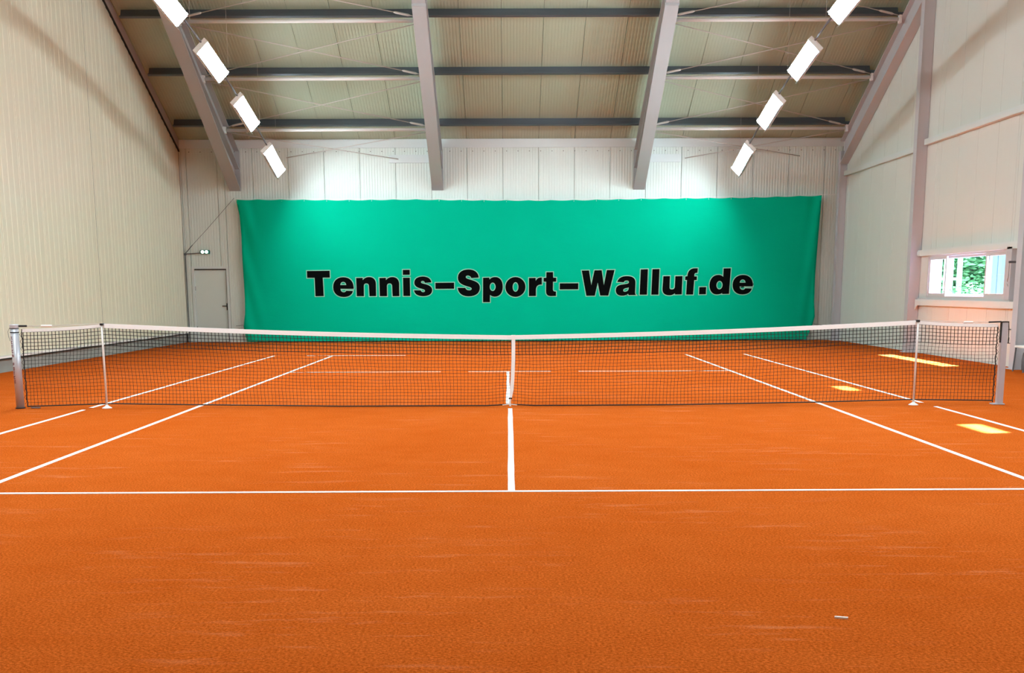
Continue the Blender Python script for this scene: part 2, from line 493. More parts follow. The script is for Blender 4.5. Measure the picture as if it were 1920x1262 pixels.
# wall rails
def rail(y0, y1, z0, z1, x0, x1, lab, cleat=True, mat='trim'):
    root = empty('wall_rail', ((x0 + x1) / 2, y1, z0)); tag(root, lab, 'rail')
    cx = (x0 + x1) / 2
    mesh_obj('rail_body', bbox(x0 - cx, x1 - cx, y0 - y1, 0, 0, z1 - z0, bevel=.004), M[mat], root)
    return root
rail(6.62, 12.20, 4.70, 4.83, 9.48, 9.595, 'long pale horizontal rail on the right wall, high above the window')
rail(12.52, 18.63, 4.63, 4.76, 9.50, 9.59, 'horizontal rail on the right wall between corner post and window post')
w1 = rail(6.62, 12.27, 2.22, 2.355, 9.50, 9.595, 'pale rail running along the top of the long window')
mesh_obj('cleat', bbox(-.06, -.046, -.14, 0, .02, .11), M['trim'], w1)
w2 = rail(6.62, 12.27, 1.10, 1.236, 9.50, 9.595, 'pale sill rail running under the long window')
bm = bmesh.new(); prism(bm, [(0, 0), (0, -.10), (-.16, 0)], 'x', -.05, -.035); mesh_obj('cleat', bm, M['trim'], w2)

# reveals carrying the window between wall and rails
rv = struct(mesh_obj('trim_4', bbox(9.53, 9.60, WY0 - .02, WY1 + .02, WZ1, WZ1 + .03), M['trim']))
mesh_obj('sill_board', bbox(9.53, 9.60, WY0 - .3, WY1 + .5, WZ0 - .04, WZ0), M['frame'], rv)
mesh_obj('side_stud', bbox(9.50, 9.60, WY0 - .32, WY0 - .10, WZ0, WZ1 + .03), M['column'], rv)

# window
win = struct(mesh_obj('window_1', None or (lambda: (
    lambda bm: (box(bm, 9.55, 9.70, WY0, WY1, WZ0, WZ0 + .05), box(bm, 9.55, 9.70, WY0, WY1, WZ1 - .05, WZ1),
                box(bm, 9.55, 9.70, WY0, WY0 + .05, WZ0 + .05, WZ1 - .05), box(bm, 9.55, 9.70, WY1 - .05, WY1, WZ0 + .05, WZ1 - .05), bm)[-1])(bmesh.new()))(), M['frame']))
def sash(y0, y1, x, w=.06, z0=WZ0 + .05, z1=WZ1 - .05):
    bm = bmesh.new()
    box(bm, x, x + .045, y0, y1, z0, z0 + w); box(bm, x, x + .045, y0, y1, z1 - w, z1)
    box(bm, x, x + .045, y0, y0 + w, z0 + w, z1 - w); box(bm, x, x + .045, y1 - w, y1, z0 + w, z1 - w)
    s = mesh_obj('sash', bm, M['frame'], win)
    mesh_obj('pane', bbox(x + .018, x + .024, y0 + w - .01, y1 - w + .01, z0 + w - .01, z1 - w + .01), M['glass'], s)
    return s
sash(10.62, WY1 - .05, 9.57)
s2 = sash(8.46, 10.70, 9.625, .05)
sash(WY0 + .05, 8.54, 9.57)
bm = bmesh.new(); box(bm, 9.575, 9.60, 8.50, 8.53, 1.66, 1.80); box(bm, 9.54, 9.575, 8.505, 8.525, 1.70, 1.72)
mesh_obj('handle', bm, M['white'], s2)
for i, (h0, h1) in enumerate(HIGH):
    bm = bmesh.new(); x0, x1 = 9.60, 9.70
    box(bm, x0, x1, h0, h1, HZ0, HZ0 + .04); box(bm, x0, x1, h0, h1, HZ1 - .04, HZ1)
    box(bm, x0, x1, h0, h0 + .04, HZ0 + .04, HZ1 - .04); box(bm, x0, x1, h1 - .04, h1, HZ0 + .04, HZ1 - .04)
    w = struct(mesh_obj('window_%d' % (i + 2), bm, M['frame']))
    mesh_obj('pane', bbox(9.65, 9.655, h0 + .035, h1 - .035, HZ0 + .035, HZ1 - .035), M['glass'], w)

# purlins, one row each
rows = [14.20, 16.20, 18.25]
rl = ['highest of the three dark steel purlins across the roof', 'middle one of the three dark steel purlins across the roof',
      'lowest of the three dark steel purlins, just above the back wall']
def on_roof(y, d):
    """point below the roof plane at depth d measured square to it"""
    return (y - d * SL / nlen, roof(y) - d / nlen)
for y, lab in zip(rows, rl):
    prof = [(0, .01), (.075, .01), (.075, .03), (0.006, .03)]
    e = Vector((1, -SL)).normalized()         # down the slope
    n = Vector((-SL, -1)).normalized()        # into the room
    def q(a, d): return (y + e[0] * a + n[0] * d, roof(y) + e[1] * a + n[1] * d)
    H = .245
    sec = [q(0, .006), q(.07, .006), q(.07, .012), q(.006, .012), q(.006, H - .006), q(-.0, H - .006), q(-.0, H), q(-.065, H), q(-.065, H - .022), q(-.059, H - .022), q(-.059, H - .006), q(-.006, H - .006), q(-.006, .012), q(0, .012)]
    # a Z section: web, upper flange, lower lip towards the room
    bm = bmesh.new()
    def strip(p): prism(bm, p, 'x', -9.27 + .0, 9.35)
    strip([q(-.003, .006), q(.003, .006), q(.003, H), q(-.003, H)])
    strip([q(.003, .006), q(.07, .006), q(.07, .011), q(.003, .011)])
    strip([q(-.07, H - .006), q(.003, H - .006), q(.003, H), q(-.07, H)])
    strip([q(-.07, H - .03), q(-.064, H - .03), q(-.064, H - .006), q(-.07, H - .006)])
    root = empty('purlin', (0, y, roof(y) - .1)); tag(root, lab, 'purlin', 'roof purlins')
    o = mesh_obj('z_section', bm, M['zinc'], root); o.location = (0, -y, -roof(y) + .1)
    for x in (-7.87, -2.04, 3.76, 9.44):
        o = mesh_obj('cleat', bbox(x - .10, x + .10, -.012, .012, -.19, -.02), M['zinc'], root)
        o.location = (0, n[0] * .1, 0)
    for (a, b) in ((2.5, 3.3), (-2.6, -1.5)):
        bm = bmesh.new()
        prism(bm, [q(-.012, .03), q(-.004, .03), q(-.004, H - .04), q(-.012, H - .04)], 'x', a, b)
        o = mesh_obj('lap_plate', bm, M['zinc'], root); o.location = (0, -y, -roof(y) + .1)

# white bracing tubes and crossing tie rods in the two outer bays
bays = {'left': (-7.84, -2.07), 'right': (3.79, 9.36)}
rn = ['topmost', 'middle', 'lowest']
tube_pt = []
for y in rows:
    yy, zz = y - .27, roof(y - .27) - .46
    tube_pt.append((yy, zz))
for side, (xa, xb) in bays.items():
    for k, (yy, zz) in enumerate(tube_pt):
        root = empty('brace_tube', (xa, yy, zz))
        tag(root, '%s white horizontal bracing tube under the purlins in the %s roof bay' % (rn[k], side), 'brace', 'white bracing tubes')
        bm = bmesh.new(); tube(bm, [(.06, 0, 0), (xb - xa - .06, 0, 0)], .045, 12)
        mesh_obj('pipe', bm, M['tubewhite'], root, True)
        for xx in (.0, xb - xa - .06):
            mesh_obj('end_plate', bbox(xx - .03 if xx == 0 else xx, xx + .06, -.06, .06, -.09, .09), M['tubewhite'], root)
def rod(p0, p1, lab, tb_at=None):
    p0, p1 = Vector(p0), Vector(p1)
    root = empty('tie_rod', p0); tag(root, lab, 'tie rod', 'crossing tie rods of the roof bays')
    bm = bmesh.new(); tube(bm, [(0, 0, 0), p1 - p0], .011, 8)
    mesh_obj('bar', bm, M['rod'], root, True)
    if tb_at is not None:
        d = (p1 - p0); L = d.length; d.normalize(); c = d * (L * tb_at)
        bm = bmesh.new()
        tube(bm, [c - d * .20, c - d * .15, c + d * .15, c + d * .20], [.014, .028, .028, .014], 8)
        mesh_obj('turnbuckle', bm, M['rod'], root, True)
up = (12.15, roof(12.15) - .45)
wallp = (YB - .06, 5.18)
nodes = [up] + tube_pt + [wallp]
lev = ['top', 'upper middle', 'lower middle', 'lowest']
for side, (xa, xb) in bays.items():
    inner, outer = (xb, xa) if side == 'left' else (xa, xb)
    si = -1 if side == 'left' else 1
    for k in range(4):
        (y0, z0), (y1, z1) = nodes[k], nodes[k + 1]
        if k < 3:
            rod((outer - si * .1, y0 + .07, z0 - .05), (inner + si * .1, y1 - .10, z1 + .07), 'thin tie rod, high end outward, in the %s crossing pair, %s roof bay' % (lev[k], side), .94)
            rod((inner + si * .1, y0 + .07, z0 - .05), (outer - si * .1, y1 - .10, z1 + .07), 'thin tie rod, high end inward, in the %s crossing pair, %s roof bay' % (lev[k], side), .94)
        else:
            xw = -3.05 if side == 'left' else 4.95
            rod((outer - si * .1, y0 + .07, z0 - .05), (-3.15 if side == 'left' else 5.05, y1, z1 + .0), 'thin tie rod, high end outward, in the %s crossing pair, %s roof bay' % (lev[k], side))
            rod((inner + si * .1, y0 + .07, z0 - .05), (-6.35 if side == 'left' else 8.35, y1, z1 + .05), 'thin tie rod, high end inward, in the %s crossing pair, %s roof bay' % (lev[k], side))
for x0, x1, side in ((-3.42, -2.22, 'left'), (3.93, 4.95, 'right')):
    tag(mesh_obj('anchor_plate', bbox(x0, x1, YB - .045, YB, 5.08, 5.30, bevel=.005), M['trim']), 'flat pale plate high on the back wall in the %s roof bay' % side, 'plate')

# ------------------------------------------------------------------ lamps
order = ['nearest', 'second nearest', 'second farthest', 'farthest']
for sx, sn in ((-1, 'left'), (1, 'right')):
    for i, yc in enumerate(VIS_Y):
        root = empty('strip_light', (sx * LX, yc, arc_z(yc) + .03), (math.atan(arc_s(yc)), sx * TILT, 0))
        root.rotation_mode = 'YXZ'
        tag(root, '%s glowing strip light in the row on the %s side' % (order[i], sn), 'lamp', 'strip lights of the %s row' % sn)
        L, W = FIX_L, FIX_W
        mesh_obj('housing', bbox(-W / 2 - .012, W / 2 + .012, -L / 2 - .02, L / 2 + .02, .0, .07, bevel=.006), M['white'], root)
        bm = bmesh.new(); prism(bm, [(-W / 2, .0), (W / 2, .0), (W / 2 - .03, -.06), (-W / 2 + .03, -.06)], 'y', -L / 2, L / 2)
        mesh_obj('diffuser', bm, M['lamp_end' if i == 3 else 'lamp'], root)
        xo = sx * (W / 2 + .006)
        mesh_obj('added_side_skirt', bbox(xo - .004, xo + .004, -L / 2, L / 2, -.12, .0), M['alu'], root)  # added skirt, blocks outward light so the curtain ends stay darker
        for e in (-1, 1):
            mesh_obj('end_cap', bbox(-W / 2 - .01, W / 2 + .01, e * (L / 2 + .012) - .008, e * (L / 2 + .012) + .008, -.045, .0), M['white'], root)
    root = empty('lamp_rail', (sx * LX, YB - 1.3, arc_z(YB - 1.3))); tag(root, 'thin grey lamp rail joining the strip lights on the %s side' % sn, 'rail')
    bm = bmesh.new()
    tube(bm, [(0, y - YB + 1.3, arc_z(y) + .125 - arc_z(YB - 1.3)) for y in [17.85 - .7 * k for k in range(40)]], .022, 6)
    mesh_obj('rail_body', bm, M['darkgrey'], root)
    for y in (17.4, 15.35, 12.2, 9.1, 6.0):
        bm = bmesh.new(); x = 0
        tube(bm, [(0, y - YB + 1.3, arc_z(y) + .14 - arc_z(YB - 1.3)), (0, y - YB + 1.3, roof(y) - .0 - arc_z(YB - 1.3))], .0025, 4)
        mesh_obj('suspension_wire', bm, M['rod'], root)

# ------------------------------------------------------------------ door and exit lamp
dr = struct(mesh_obj('door_1', bbox(DX0 + .07, DX1 - .07, YB + .055, YB + .095, 0.01, DZ - .07), M['door']))
bm = bmesh.new()
box(bm, DX0, DX0 + .07, YB - .012, YB + .10, 0, DZ); box(bm, DX1 - .07, DX1, YB - .012, YB + .10, 0, DZ)
box(bm, DX0 + .07, DX1 - .07, YB - .012, YB + .10, DZ - .07, DZ)
mesh_obj('door_frame', bm, M['trim'], dr)
bm = bmesh.new()
box(bm, -8.29, -8.255, YB + .045, YB + .055, .93, 1.13)
tube(bm, [(-8.272, YB + .05, 1.05), (-8.272, YB + .0, 1.05), (-8.40, YB - .005, 1.05)], .013, 8)
mesh_obj('door_handle', bm, M['black'], dr)
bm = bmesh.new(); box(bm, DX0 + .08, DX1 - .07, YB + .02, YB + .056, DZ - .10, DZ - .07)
mesh_obj('door_shadow_strip', bm, M['black'], dr)  # black strip painting the recess shadow along the door top
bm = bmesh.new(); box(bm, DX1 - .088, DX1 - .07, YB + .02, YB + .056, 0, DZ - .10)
mesh_obj('door_shadow_strip', bm, M['black'], dr)  # the same painted shadow down the right edge of the door
for z in (.35, 1.5):
    bm = bmesh.new(); tube(bm, [(DX0 + .075, YB + .045, z), (DX0 + .075, YB + .045, z + .12)], .012, 8); mesh_obj('hinge', bm, M['chrome'], dr)

root = empty('emergency_light', (-8.80, YB - .08, 2.60)); tag(root, 'green and white twin emergency spotlight above the grey door', 'lamp')
mesh_obj('case', bbox(-.155, .12, -.02, .08, -.055, .055, bevel=.012), material('teal_case', srgb(30, 120, 100), .5), root)
for dx in (-.075, .04):
    bm = bmesh.new(); tube(bm, [(dx, -.02, 0), (dx, -.045, 0)], .047, 16)
    mesh_obj('lens', bm, M['spot'], root)
bm = bmesh.new(); tube(bm, [(-.13, .02, -.03), (-.59, .02, -.055)], .013, 8)
mesh_obj('conduit', bm, M['darkgrey'], root)
bm = bmesh.new(); tube(bm, [(-9.40, YB - .03, 0), (-9.405, YB - .03, 2.53)], .010, 6); box(bm, -9.43, -9.375, YB - .06, YB, 2.51, 2.57)
tag(mesh_obj('cable', bm, M['darkgrey']), 'dark cable running down the far left corner beside the door', 'cable')
bm = bmesh.new(); tube(bm, [(-9.40, YB - .05, 2.55), (-9.17, YB - .05, 2.80), (-8.75, YB - .05, 3.22), (-7.90, YB - .05, 4.12)], .006, 6)
tube(bm, [(-9.385, YB - .05, 2.565), (-9.17, YB - .05, 2.80)], .012, 6)
tag(mesh_obj('rope', bm, M['darkgrey']), 'thin dark cord slanting from the left corner up to the curtain top', 'cord')

# ------------------------------------------------------------------ curtain with lettering
YC = 18.93
def lerp_tab(t, z):
    for (x0, z0), (x1, z1) in zip(t, t[1:]):
        if z >= z1: return x1 + (x0 - x1) * (z - z1) / (z0 - z1)
    return t[-1][0]
LT = [(-7.815, 4.07), (-7.735, 3.64), (-7.70, 3.0), (-7.70, 1.93), (-7.685, 1.2), (-7.69, .84), (-7.76, .44), (-7.68, .03)]
RTb = [(8.975, 4.12), (8.949, 3.38), (8.924, 2.62), (8.90, 1.85), (8.893, 1.07), (8.93, .68), (8.88, .45), (8.71, .03)]
TT = [(-7.82, 4.065), (-6.16, 4.06), (-4.79, 4.044), (-2.65, 4.055), (-1.43, 4.035), (.71, 4.012), (2.24, 4.025), (3.77, 4.05), (6.82, 4.075), (8.98, 4.122)]
def topz(x):
    for (x0, z0), (x1, z1) in zip(TT, TT[1:]):
        if x <= x1: return z0 + (z1 - z0) * (x - x0) / (x1 - x0)
    return TT[-1][1]
def fold(x, z):
    t = z / 4.07
    f = .012 * math.sin(x * 1.7 + .4) * (.4 + t)
    f += .018 * noise.noise(Vector((x * .9, z * .7, 3)))
    # slanting creases near the two upper corners, gather at the bottom right
    dl = x + 7.75; dr_ = 8.93 - x
    f += .030 * math.sin((dl * 2.2 + (4.07 - z) * -.6) * 6.0) * math.exp(-(dl / .45) ** 2)
    f += .035 * math.sin(dr_ * 15 + z * 2) * math.exp(-(dr_ / .32) ** 2)
    f -= .05 * math.exp(-(dr_ / .25) ** 2) * math.exp(-((z - .4) / .5) ** 2)
    return f
NX, NZ = 240, 56
bm = bmesh.new(); grid = []
for j in range(NZ + 1):
    row = []
    for i in range(NX + 1):
        u, t = i / NX, j / NZ
        z = .03 + t * 4.05
        xl, xr = lerp_tab(LT, z), lerp_tab(RTb, z)
        x = xl + (xr - xl) * u
        zt = topz(x); s = abs(math.sin(u * PI * 26)) * .022
        z = .03 + t * (zt - s * (1 if True else 0) - .03)
        row.append(bm.verts.new((x, YC - fold(x, z), z)))
    grid.append(row)
for j in range(NZ):
    for i in range(NX):
        bm.faces.new((grid[j][i], grid[j][i + 1], grid[j + 1][i + 1], grid[j + 1][i]))
curtain = empty('windbreak_curtain', (.6, YC, 0)); tag(curtain, 'huge green fabric curtain with black lettering hung across the back wall', 'curtain')
def cpart(o): o.parent = curtain; o.location = (-.6, -YC, 0); return o
cl = cpart(mesh_obj('cloth', bm, M['green'], None, True))
sol = cl.modifiers.new('thick', 'SOLIDIFY'); sol.thickness = .004
bm = bmesh.new()
for j0, j1, off in ((0, 3, .006), (NZ - 2, NZ, .006)):
    g2 = []
    for j in range(j0, j1 + 1):
        row = []
        for i in range(NX + 1):
            x = 0; u, t = i / NX, j / NZ
            z = .03 + t * 4.05; xl, xr = lerp_tab(LT, z), lerp_tab(RTb, z); x = xl + (xr - xl) * u
            zt = topz(x); s = abs(math.sin(u * PI * 26)) * .022
            z = .03 + t * (zt - s - .03)
            row.append(bm.verts.new((x, YC - fold(x, z) - off, z)))
        g2.append(row)
    for a, b in zip(g2, g2[1:]):
        for i in range(NX): bm.faces.new((a[i], a[i + 1], b[i + 1], b[i]))
cpart(mesh_obj('hem', bm, M['green'], None, True))
# eyelet cord and ties
bm = bmesh.new(); tube(bm, [(-7.83, YC - .0, 4.075)] + [(x, YC + .012, z + .012) for x, z in TT[1:-1]] + [(9.38, YC, 4.15)], .007, 6)
cpart(mesh_obj('hanging_cord', bm, M['white']))
bm = bmesh.new()
for i in range(27):
    u = i / 26; x = -7.79 + u * 16.75
    tube(bm, [(x, YC - .015, topz(x) - .05), (x, YC + .0, topz(x) + .025), (x, YC + .02, topz(x) - .02)], .005, 4)
o = cpart(mesh_obj('cord_loops', bm, M['white'])); o['kind'] = 'stuff'
bm = bmesh.new(); tube(bm, [(-8.02, YC + .19, .475), (-7.76, YC, .50)], .006, 6); cpart(mesh_obj('side_tie', bm, M['darkgrey']))
bm = bmesh.new(); tube(bm, [(8.90, YC, .48), (9.25, YC + .19, .42)], .006, 6); cpart(mesh_obj('side_tie', bm, M['darkgrey']))

# letters, drawn as outlines on the cloth
AX = (0.01545934, -0.00016542485, -14.661425)
AZ = (-5.7041633e-05, -0.015207086, 9.8043516)
def P2(u, v): return (AX[0] * u + AX[1] * v + AX[2], AZ[0] * u + AZ[1] * v + AZ[2])
def ell(cx, cy, rx, ry, n=28):
    return [(cx + rx * math.cos(2 * PI * k / n), cy + ry * math.sin(2 * PI * k / n)) for k in range(n)]
def path(s):
    tk = s.replace(',', ' ').split(); i = 0; out = []; cmd = None
    while i < len(tk):
        if tk[i] in 'MLC': cmd = tk[i]; i += 1
        if cmd in 'ML':
            out.append((float(tk[i]), float(tk[i + 1]))); i += 2
        else:
            c = [float(t) for t in tk[i:i + 6]]; i += 6
            p0 = out[-1]; p1, p2, p3 = c[0:2], c[2:4], c[4:6]
            for k in range(1, 8):
                t = k / 7; a = (1 - t)
                out.append(tuple(a ** 3 * p0[m] + 3 * a * a * t * p1[m] + 3 * a * t * t * p2[m] + t ** 3 * p3[m] for m in (0, 1)))
    return out
CA, CB, CC, CD = (570, 495, 9.1429), (770, 495, 9.1429), (970, 495, 8.348), (1190, 490, 8.348)
E1 = ['M 846 395 C 842 290 775 225 668 225 C 560 225 492 295 492 395 C 492 500 560 566 668 566 C 760 566 815 530 832 462 L 715 458 C 705 478 690 484 675 484 C 640 484 620 465 618 425 L 846 425', 'M 615 360 C 620 322 640 305 665 305 C 695 305 712 325 718 360']
N1 = 'M 890 238 L 1003 236 L 1005 275 C 1030 240 1070 222 1115 222 C 1185 222 1230 265 1230 345 L 1230 550 L 1115 552 L 1108 370 C 1106 345 1088 332 1064 332 C 1038 332 1020 348 1020 378 L 1020 552 L 895 552'
def shift(pl, dx=0, dy=0, sx=1, sy=1, ox=0, oy=0): return [((x - ox) * sx + ox + dx, (y - oy) * sy + oy + dy) for x, y in pl]
G = [
 ('letter_t', CA, [path('M 50 120 L 438 115 L 440 232 L 318 234 L 328 550 L 186 552 L 180 236 L 52 236')]),
 ('letter_e', CA, [path(p) for p in E1]),
 ('letter_n', CA, [path(N1)]),
 ('letter_n', CA, [shift(path(N1), 398)]),
 ('letter_i', CA, [path('M 1694 234 L 1812 234 L 1815 548 L 1698 548'), path('M 1692 100 L 1810 98 L 1812 184 L 1692 186')]),
 ('letter_s', CB, [path('M 352 315 L 240 322 C 235 300 222 290 203 290 C 186 290 174 297 174 309 C 174 325 190 330 225 338 C 310 358 365 385 365 445 C 365 515 305 552 208 552 C 115 552 60 515 52 450 L 170 450 C 175 472 190 482 212 482 C 232 482 240 472 240 458 C 240 442 225 436 185 425 C 105 405 58 380 58 320 C 58 255 112 215 200 213 C 290 213 345 250 352 315')]),
 ('hyphen', CB, [path('M 420 322 L 742 318 L 742 424 L 422 426')]),
 ('letter_s', CB, [path('M 1165 232 L 1035 240 C 1028 212 1005 198 978 198 C 955 198 942 208 942 222 C 942 240 962 250 1015 265 C 1120 295 1185 325 1185 405 C 1185 500 1110 555 992 555 C 880 555 812 500 803 408 L 935 408 C 942 435 965 450 1000 450 C 1030 450 1042 438 1042 424 C 1042 405 1025 398 975 385 C 870 355 806 320 806 235 C 806 145 880 92 985 92 C 1090 92 1158 140 1165 232')]),
 ('letter_p', CB, [path('M 1238 235 L 1345 232 L 1350 265 C 1375 232 1410 222 1450 222 C 1530 222 1578 290 1578 392 C 1578 495 1525 560 1445 560 C 1410 560 1380 550 1360 530 L 1358 655 L 1238 655'), ell(1404, 390, 50, 72)]),
 ('letter_o', CB, [ell(1795, 393, 173, 171), ell(1797, 393, 50, 82)]),
 ('letter_r', CC, [path('M 180 218 L 285 216 L 288 262 C 305 222 335 208 382 210 L 384 322 C 325 318 292 345 292 400 L 292 500 L 182 502')]),
 ('letter_t', CC, [path('M 452 128 L 556 126 L 560 212 L 608 214 L 608 275 L 558 277 L 558 395 C 560 425 575 430 606 430 L 608 500 L 530 502 C 470 502 450 475 450 420 L 450 277 L 410 275 L 410 216 L 450 214')]),
 ('hyphen', CC, [path('M 664 302 L 955 300 L 955 395 L 664 398')]),
 ('letter_w', CC, [path('M 1005 102 L 1120 100 L 1160 330 L 1205 98 L 1318 96 L 1357 330 L 1398 94 L 1520 92 L 1430 494 L 1302 494 L 1260 292 L 1218 496 L 1085 498')]),
 ('letter_a', CC, [path('M 1565 280 C 1580 220 1635 188 1715 188 C 1810 188 1850 225 1852 290 L 1850 440 C 1850 462 1855 475 1866 485 L 1750 487 C 1745 480 1742 472 1742 465 C 1715 487 1680 497 1645 497 C 1585 497 1545 465 1545 410 C 1545 350 1585 325 1660 318 C 1725 312 1748 305 1748 285 C 1748 265 1735 258 1710 258 C 1688 258 1675 266 1670 285'),
                   path('M 1748 365 C 1735 375 1700 375 1680 385 C 1660 397 1658 415 1668 428 C 1690 442 1735 430 1745 395')]),
 ('letter_l', CD, [path('M 92 125 L 205 122 L 200 522 L 85 522')]),
 ('letter_l', CD, [path('M 275 122 L 385 120 L 380 522 L 268 522')]),
 ('letter_u', CD, [path('M 448 232 L 552 230 L 552 410 C 552 430 565 438 590 438 C 615 438 630 425 632 400 L 636 232 L 750 230 L 745 517 L 636 519 L 636 498 C 615 522 585 532 550 532 C 480 530 440 500 440 430')]),
 ('letter_f', CD, [path('M 815 520 L 820 292 L 790 292 L 792 235 L 824 232 C 828 150 870 108 935 108 L 985 108 L 982 180 C 950 180 935 185 935 210 L 935 235 L 975 235 L 975 292 L 935 294 L 925 520')]),
 ('full_stop', CD, [path('M 1018 404 L 1128 402 L 1126 515 L 1018 517')]),
 ('letter_d', CD, [path('M 1390 110 L 1504 108 L 1490 508 L 1382 512 L 1382 494 C 1360 512 1330 518 1290 518 C 1220 515 1178 450 1178 368 C 1178 275 1230 212 1310 212 C 1345 212 1372 222 1388 242'), ell(1335, 372, 48, 66)]),
 ('letter_e', CD, [[(1540 + (x - 492) * .901, 212 + (y - 225) * .897) for x, y in path(p)] for p in E1]),
]
def letter_mesh(name, conts, off, dy, mat):
    cu = bpy.data.curves.new('c', 'CURVE'); cu.dimensions = '2D'; cu.fill_mode = 'FRONT'; cu.offset = off
    for c in conts:
        cl_ = [c[0]]
        for p in c[1:]:
            if (p[0] - cl_[-1][0]) ** 2 + (p[1] - cl_[-1][1]) ** 2 > 1e-5: cl_.append(p)
        if (cl_[0][0] - cl_[-1][0]) ** 2 + (cl_[0][1] - cl_[-1][1]) ** 2 < 1e-5: cl_.pop()
        sp = cu.splines.new('POLY'); sp.points.add(len(cl_) - 1)
        for q, p in zip(sp.points, cl_): q.co = (p[0], p[1], 0, 1)
        sp.use_cyclic_u = True
    tmp = bpy.data.objects.new('tmp', cu); COL.objects.link(tmp)
    bpy.context.view_layer.update()
    me0 = tmp.to_mesh()
    bm = bmesh.new(); bm.from_mesh(me0); tmp.to_mesh_clear()
    bpy.data.objects.remove(tmp); bpy.data.curves.remove(cu)
    long_edges = True
    for _ in range(3):
        es = [e for e in bm.edges if e.calc_length() > .22]
        if not es: break
        bmesh.ops.subdivide_edges(bm, edges=es, cuts=1)
    bmesh.ops.triangulate(bm, faces=bm.faces[:])
    for v in bm.verts:
        x, z = v.co.x, v.co.y
        v.co = Vector((x, YC - fold(x, z) - dy, z))
    return mesh_obj(name, bm, mat)
for name, (ox, oy, sc), conts in G:
    W = [[P2(ox + x / sc, oy + y / sc) for x, y in c] for c in conts]
    a = cpart(letter_mesh(name, W, 0.0, .012, M['ink']))
    b = letter_mesh('outline', W, 0.023, .008, M['halo'])
    b.parent = a

# ------------------------------------------------------------------ court lines
def tape(name, pts, w, lab, gaps=()):
    """tape laid along straight line, edges slightly uneven"""
    (x0, y0), (x1, y1) = pts
    L = math.hypot(x1 - x0, y1 - y0); ux, uy = (x1 - x0) / L, (y1 - y0) / L
    n = max(4, int(L / .25)); bm = bmesh.new(); prev = None
    for i in range(n + 1):
        s = L * i / n
        ww = w / 2 * (1 + .10 * noise.noise(Vector((s * 1.7, x0 * 3, y0))))
        c = .006 * noise.noise(Vector((s * .6, y0, x0)))
        px, py = x0 + ux * s, y0 + uy * s
        ring = [bm.verts.new((px - uy * (c + ww), py + ux * (c + ww), .0005)), bm.verts.new((px - uy * (c + ww), py + ux * (c + ww), .004)),
                bm.verts.new((px - uy * (c - ww), py + ux * (c - ww), .004)), bm.verts.new((px - uy * (c - ww), py + ux * (c - ww), .0005))]
        hide = any(a < s < b for a, b in gaps)
        if prev and not hide:
            for k in range(3): bm.faces.new((prev[k], prev[k + 1], ring[k + 1], ring[k]))
            if i == 1: bm.faces.new(prev)
            if i == n: bm.faces.new(ring[::-1])
        prev = ring
    for v in [v for v in bm.verts if not v.link_faces]: bm.verts.remove(v)
    return tag(mesh_obj(name, bm, M['line']), lab, 'line', 'white court lines')
tape('court_line', ((-4.09, -6.40), (4.09, -6.40)), .052, 'white near service line crossing the clay in front of the net')
tape('court_line', ((-.0, -6.37), (.0, -.30)), .054, 'white centre service line on the near side of the net')
tape('court_line', ((-.03, .35), (-.03, 6.35)), .050, 'white centre service line beyond the net')
tape('court_line', ((-4.09, 6.40), (4.09, 6.40)), .040, 'faint white far service line seen through the net', gaps=((5.0, 5.6), (3.0, 3.4)))
tape('court_line', ((-5.46, 11.86), (5.46, 11.86)), .06, 'faint white far baseline before the curtain', gaps=((0, .9), (3.3, 10.95)))
tape('court_line', ((-4.09, -11.86), (-4.09, 11.85)), .052, 'white left singles sideline running under the net')
tape('court_line', ((4.09, -11.86), (4.09, 11.85)), .052, 'white right singles sideline running under the net')
tape('court_line', ((-5.46, -11.86), (-5.46, 11.85)), .052, 'white left doubles sideline, outermost on the left', gaps=((11.82, 12.08),))
tape('court_line', ((5.46, -11.86), (5.46, 11.85)), .052, 'white right doubles sideline, outermost on the right', gaps=((11.62, 12.22),))
bm = bmesh.new(); box(bm, -.03, .03, -.006, .006, .0, .008, M=Matrix.Translation((1.515, -9.81, 0)) @ Matrix.Rotation(-.3, 4, 'Z'))
tag(mesh_obj('chalk_scrap', bm, M['line']), 'tiny white scrap lying on the clay in the right foreground', 'scrap')

# ------------------------------------------------------------------ net
PXL, PXR, SXL, SXR = -6.36, 6.37, -5.24, 5.25
def top_z(x):
    ax = abs(x)
    if ax <= 5.245:
        t = ax / 5.245
        return .914 + (1.085 - .914) * t - .024 * math.sin(PI * t)
    t = (ax - 5.245) / (6.36 - 5.245)
    return 1.085 + (1.045 - 1.085) * min(1, t * 1.0) - .012 * math.sin(PI * min(t, 1)) - (.02 if x < 0 else 0) * t
def bot_z(x):
    T = [(-6.36, .025), (-5.22, .06), (-4.28, .044), (-2.2, .014), (-.3, .014), (0, .03), (.3, .014), (2.1, .016), (4.06, .044), (5.2, .072), (6.36, .055)]
    for (x0, z0), (x1, z1) in zip(T, T[1:]):
        if x <= x1: return z0 + (z1 - z0) * (x - x0) / (x1 - x0)
    return T[-1][1]
net = empty('tennis_net', (0, 0, 0)); tag(net, 'black tennis net with white headband stretched across the clay court', 'net')
NXN, NZN = 272, 21
x0, x1 = PXL + .075, PXR - .075
nodes_ = []
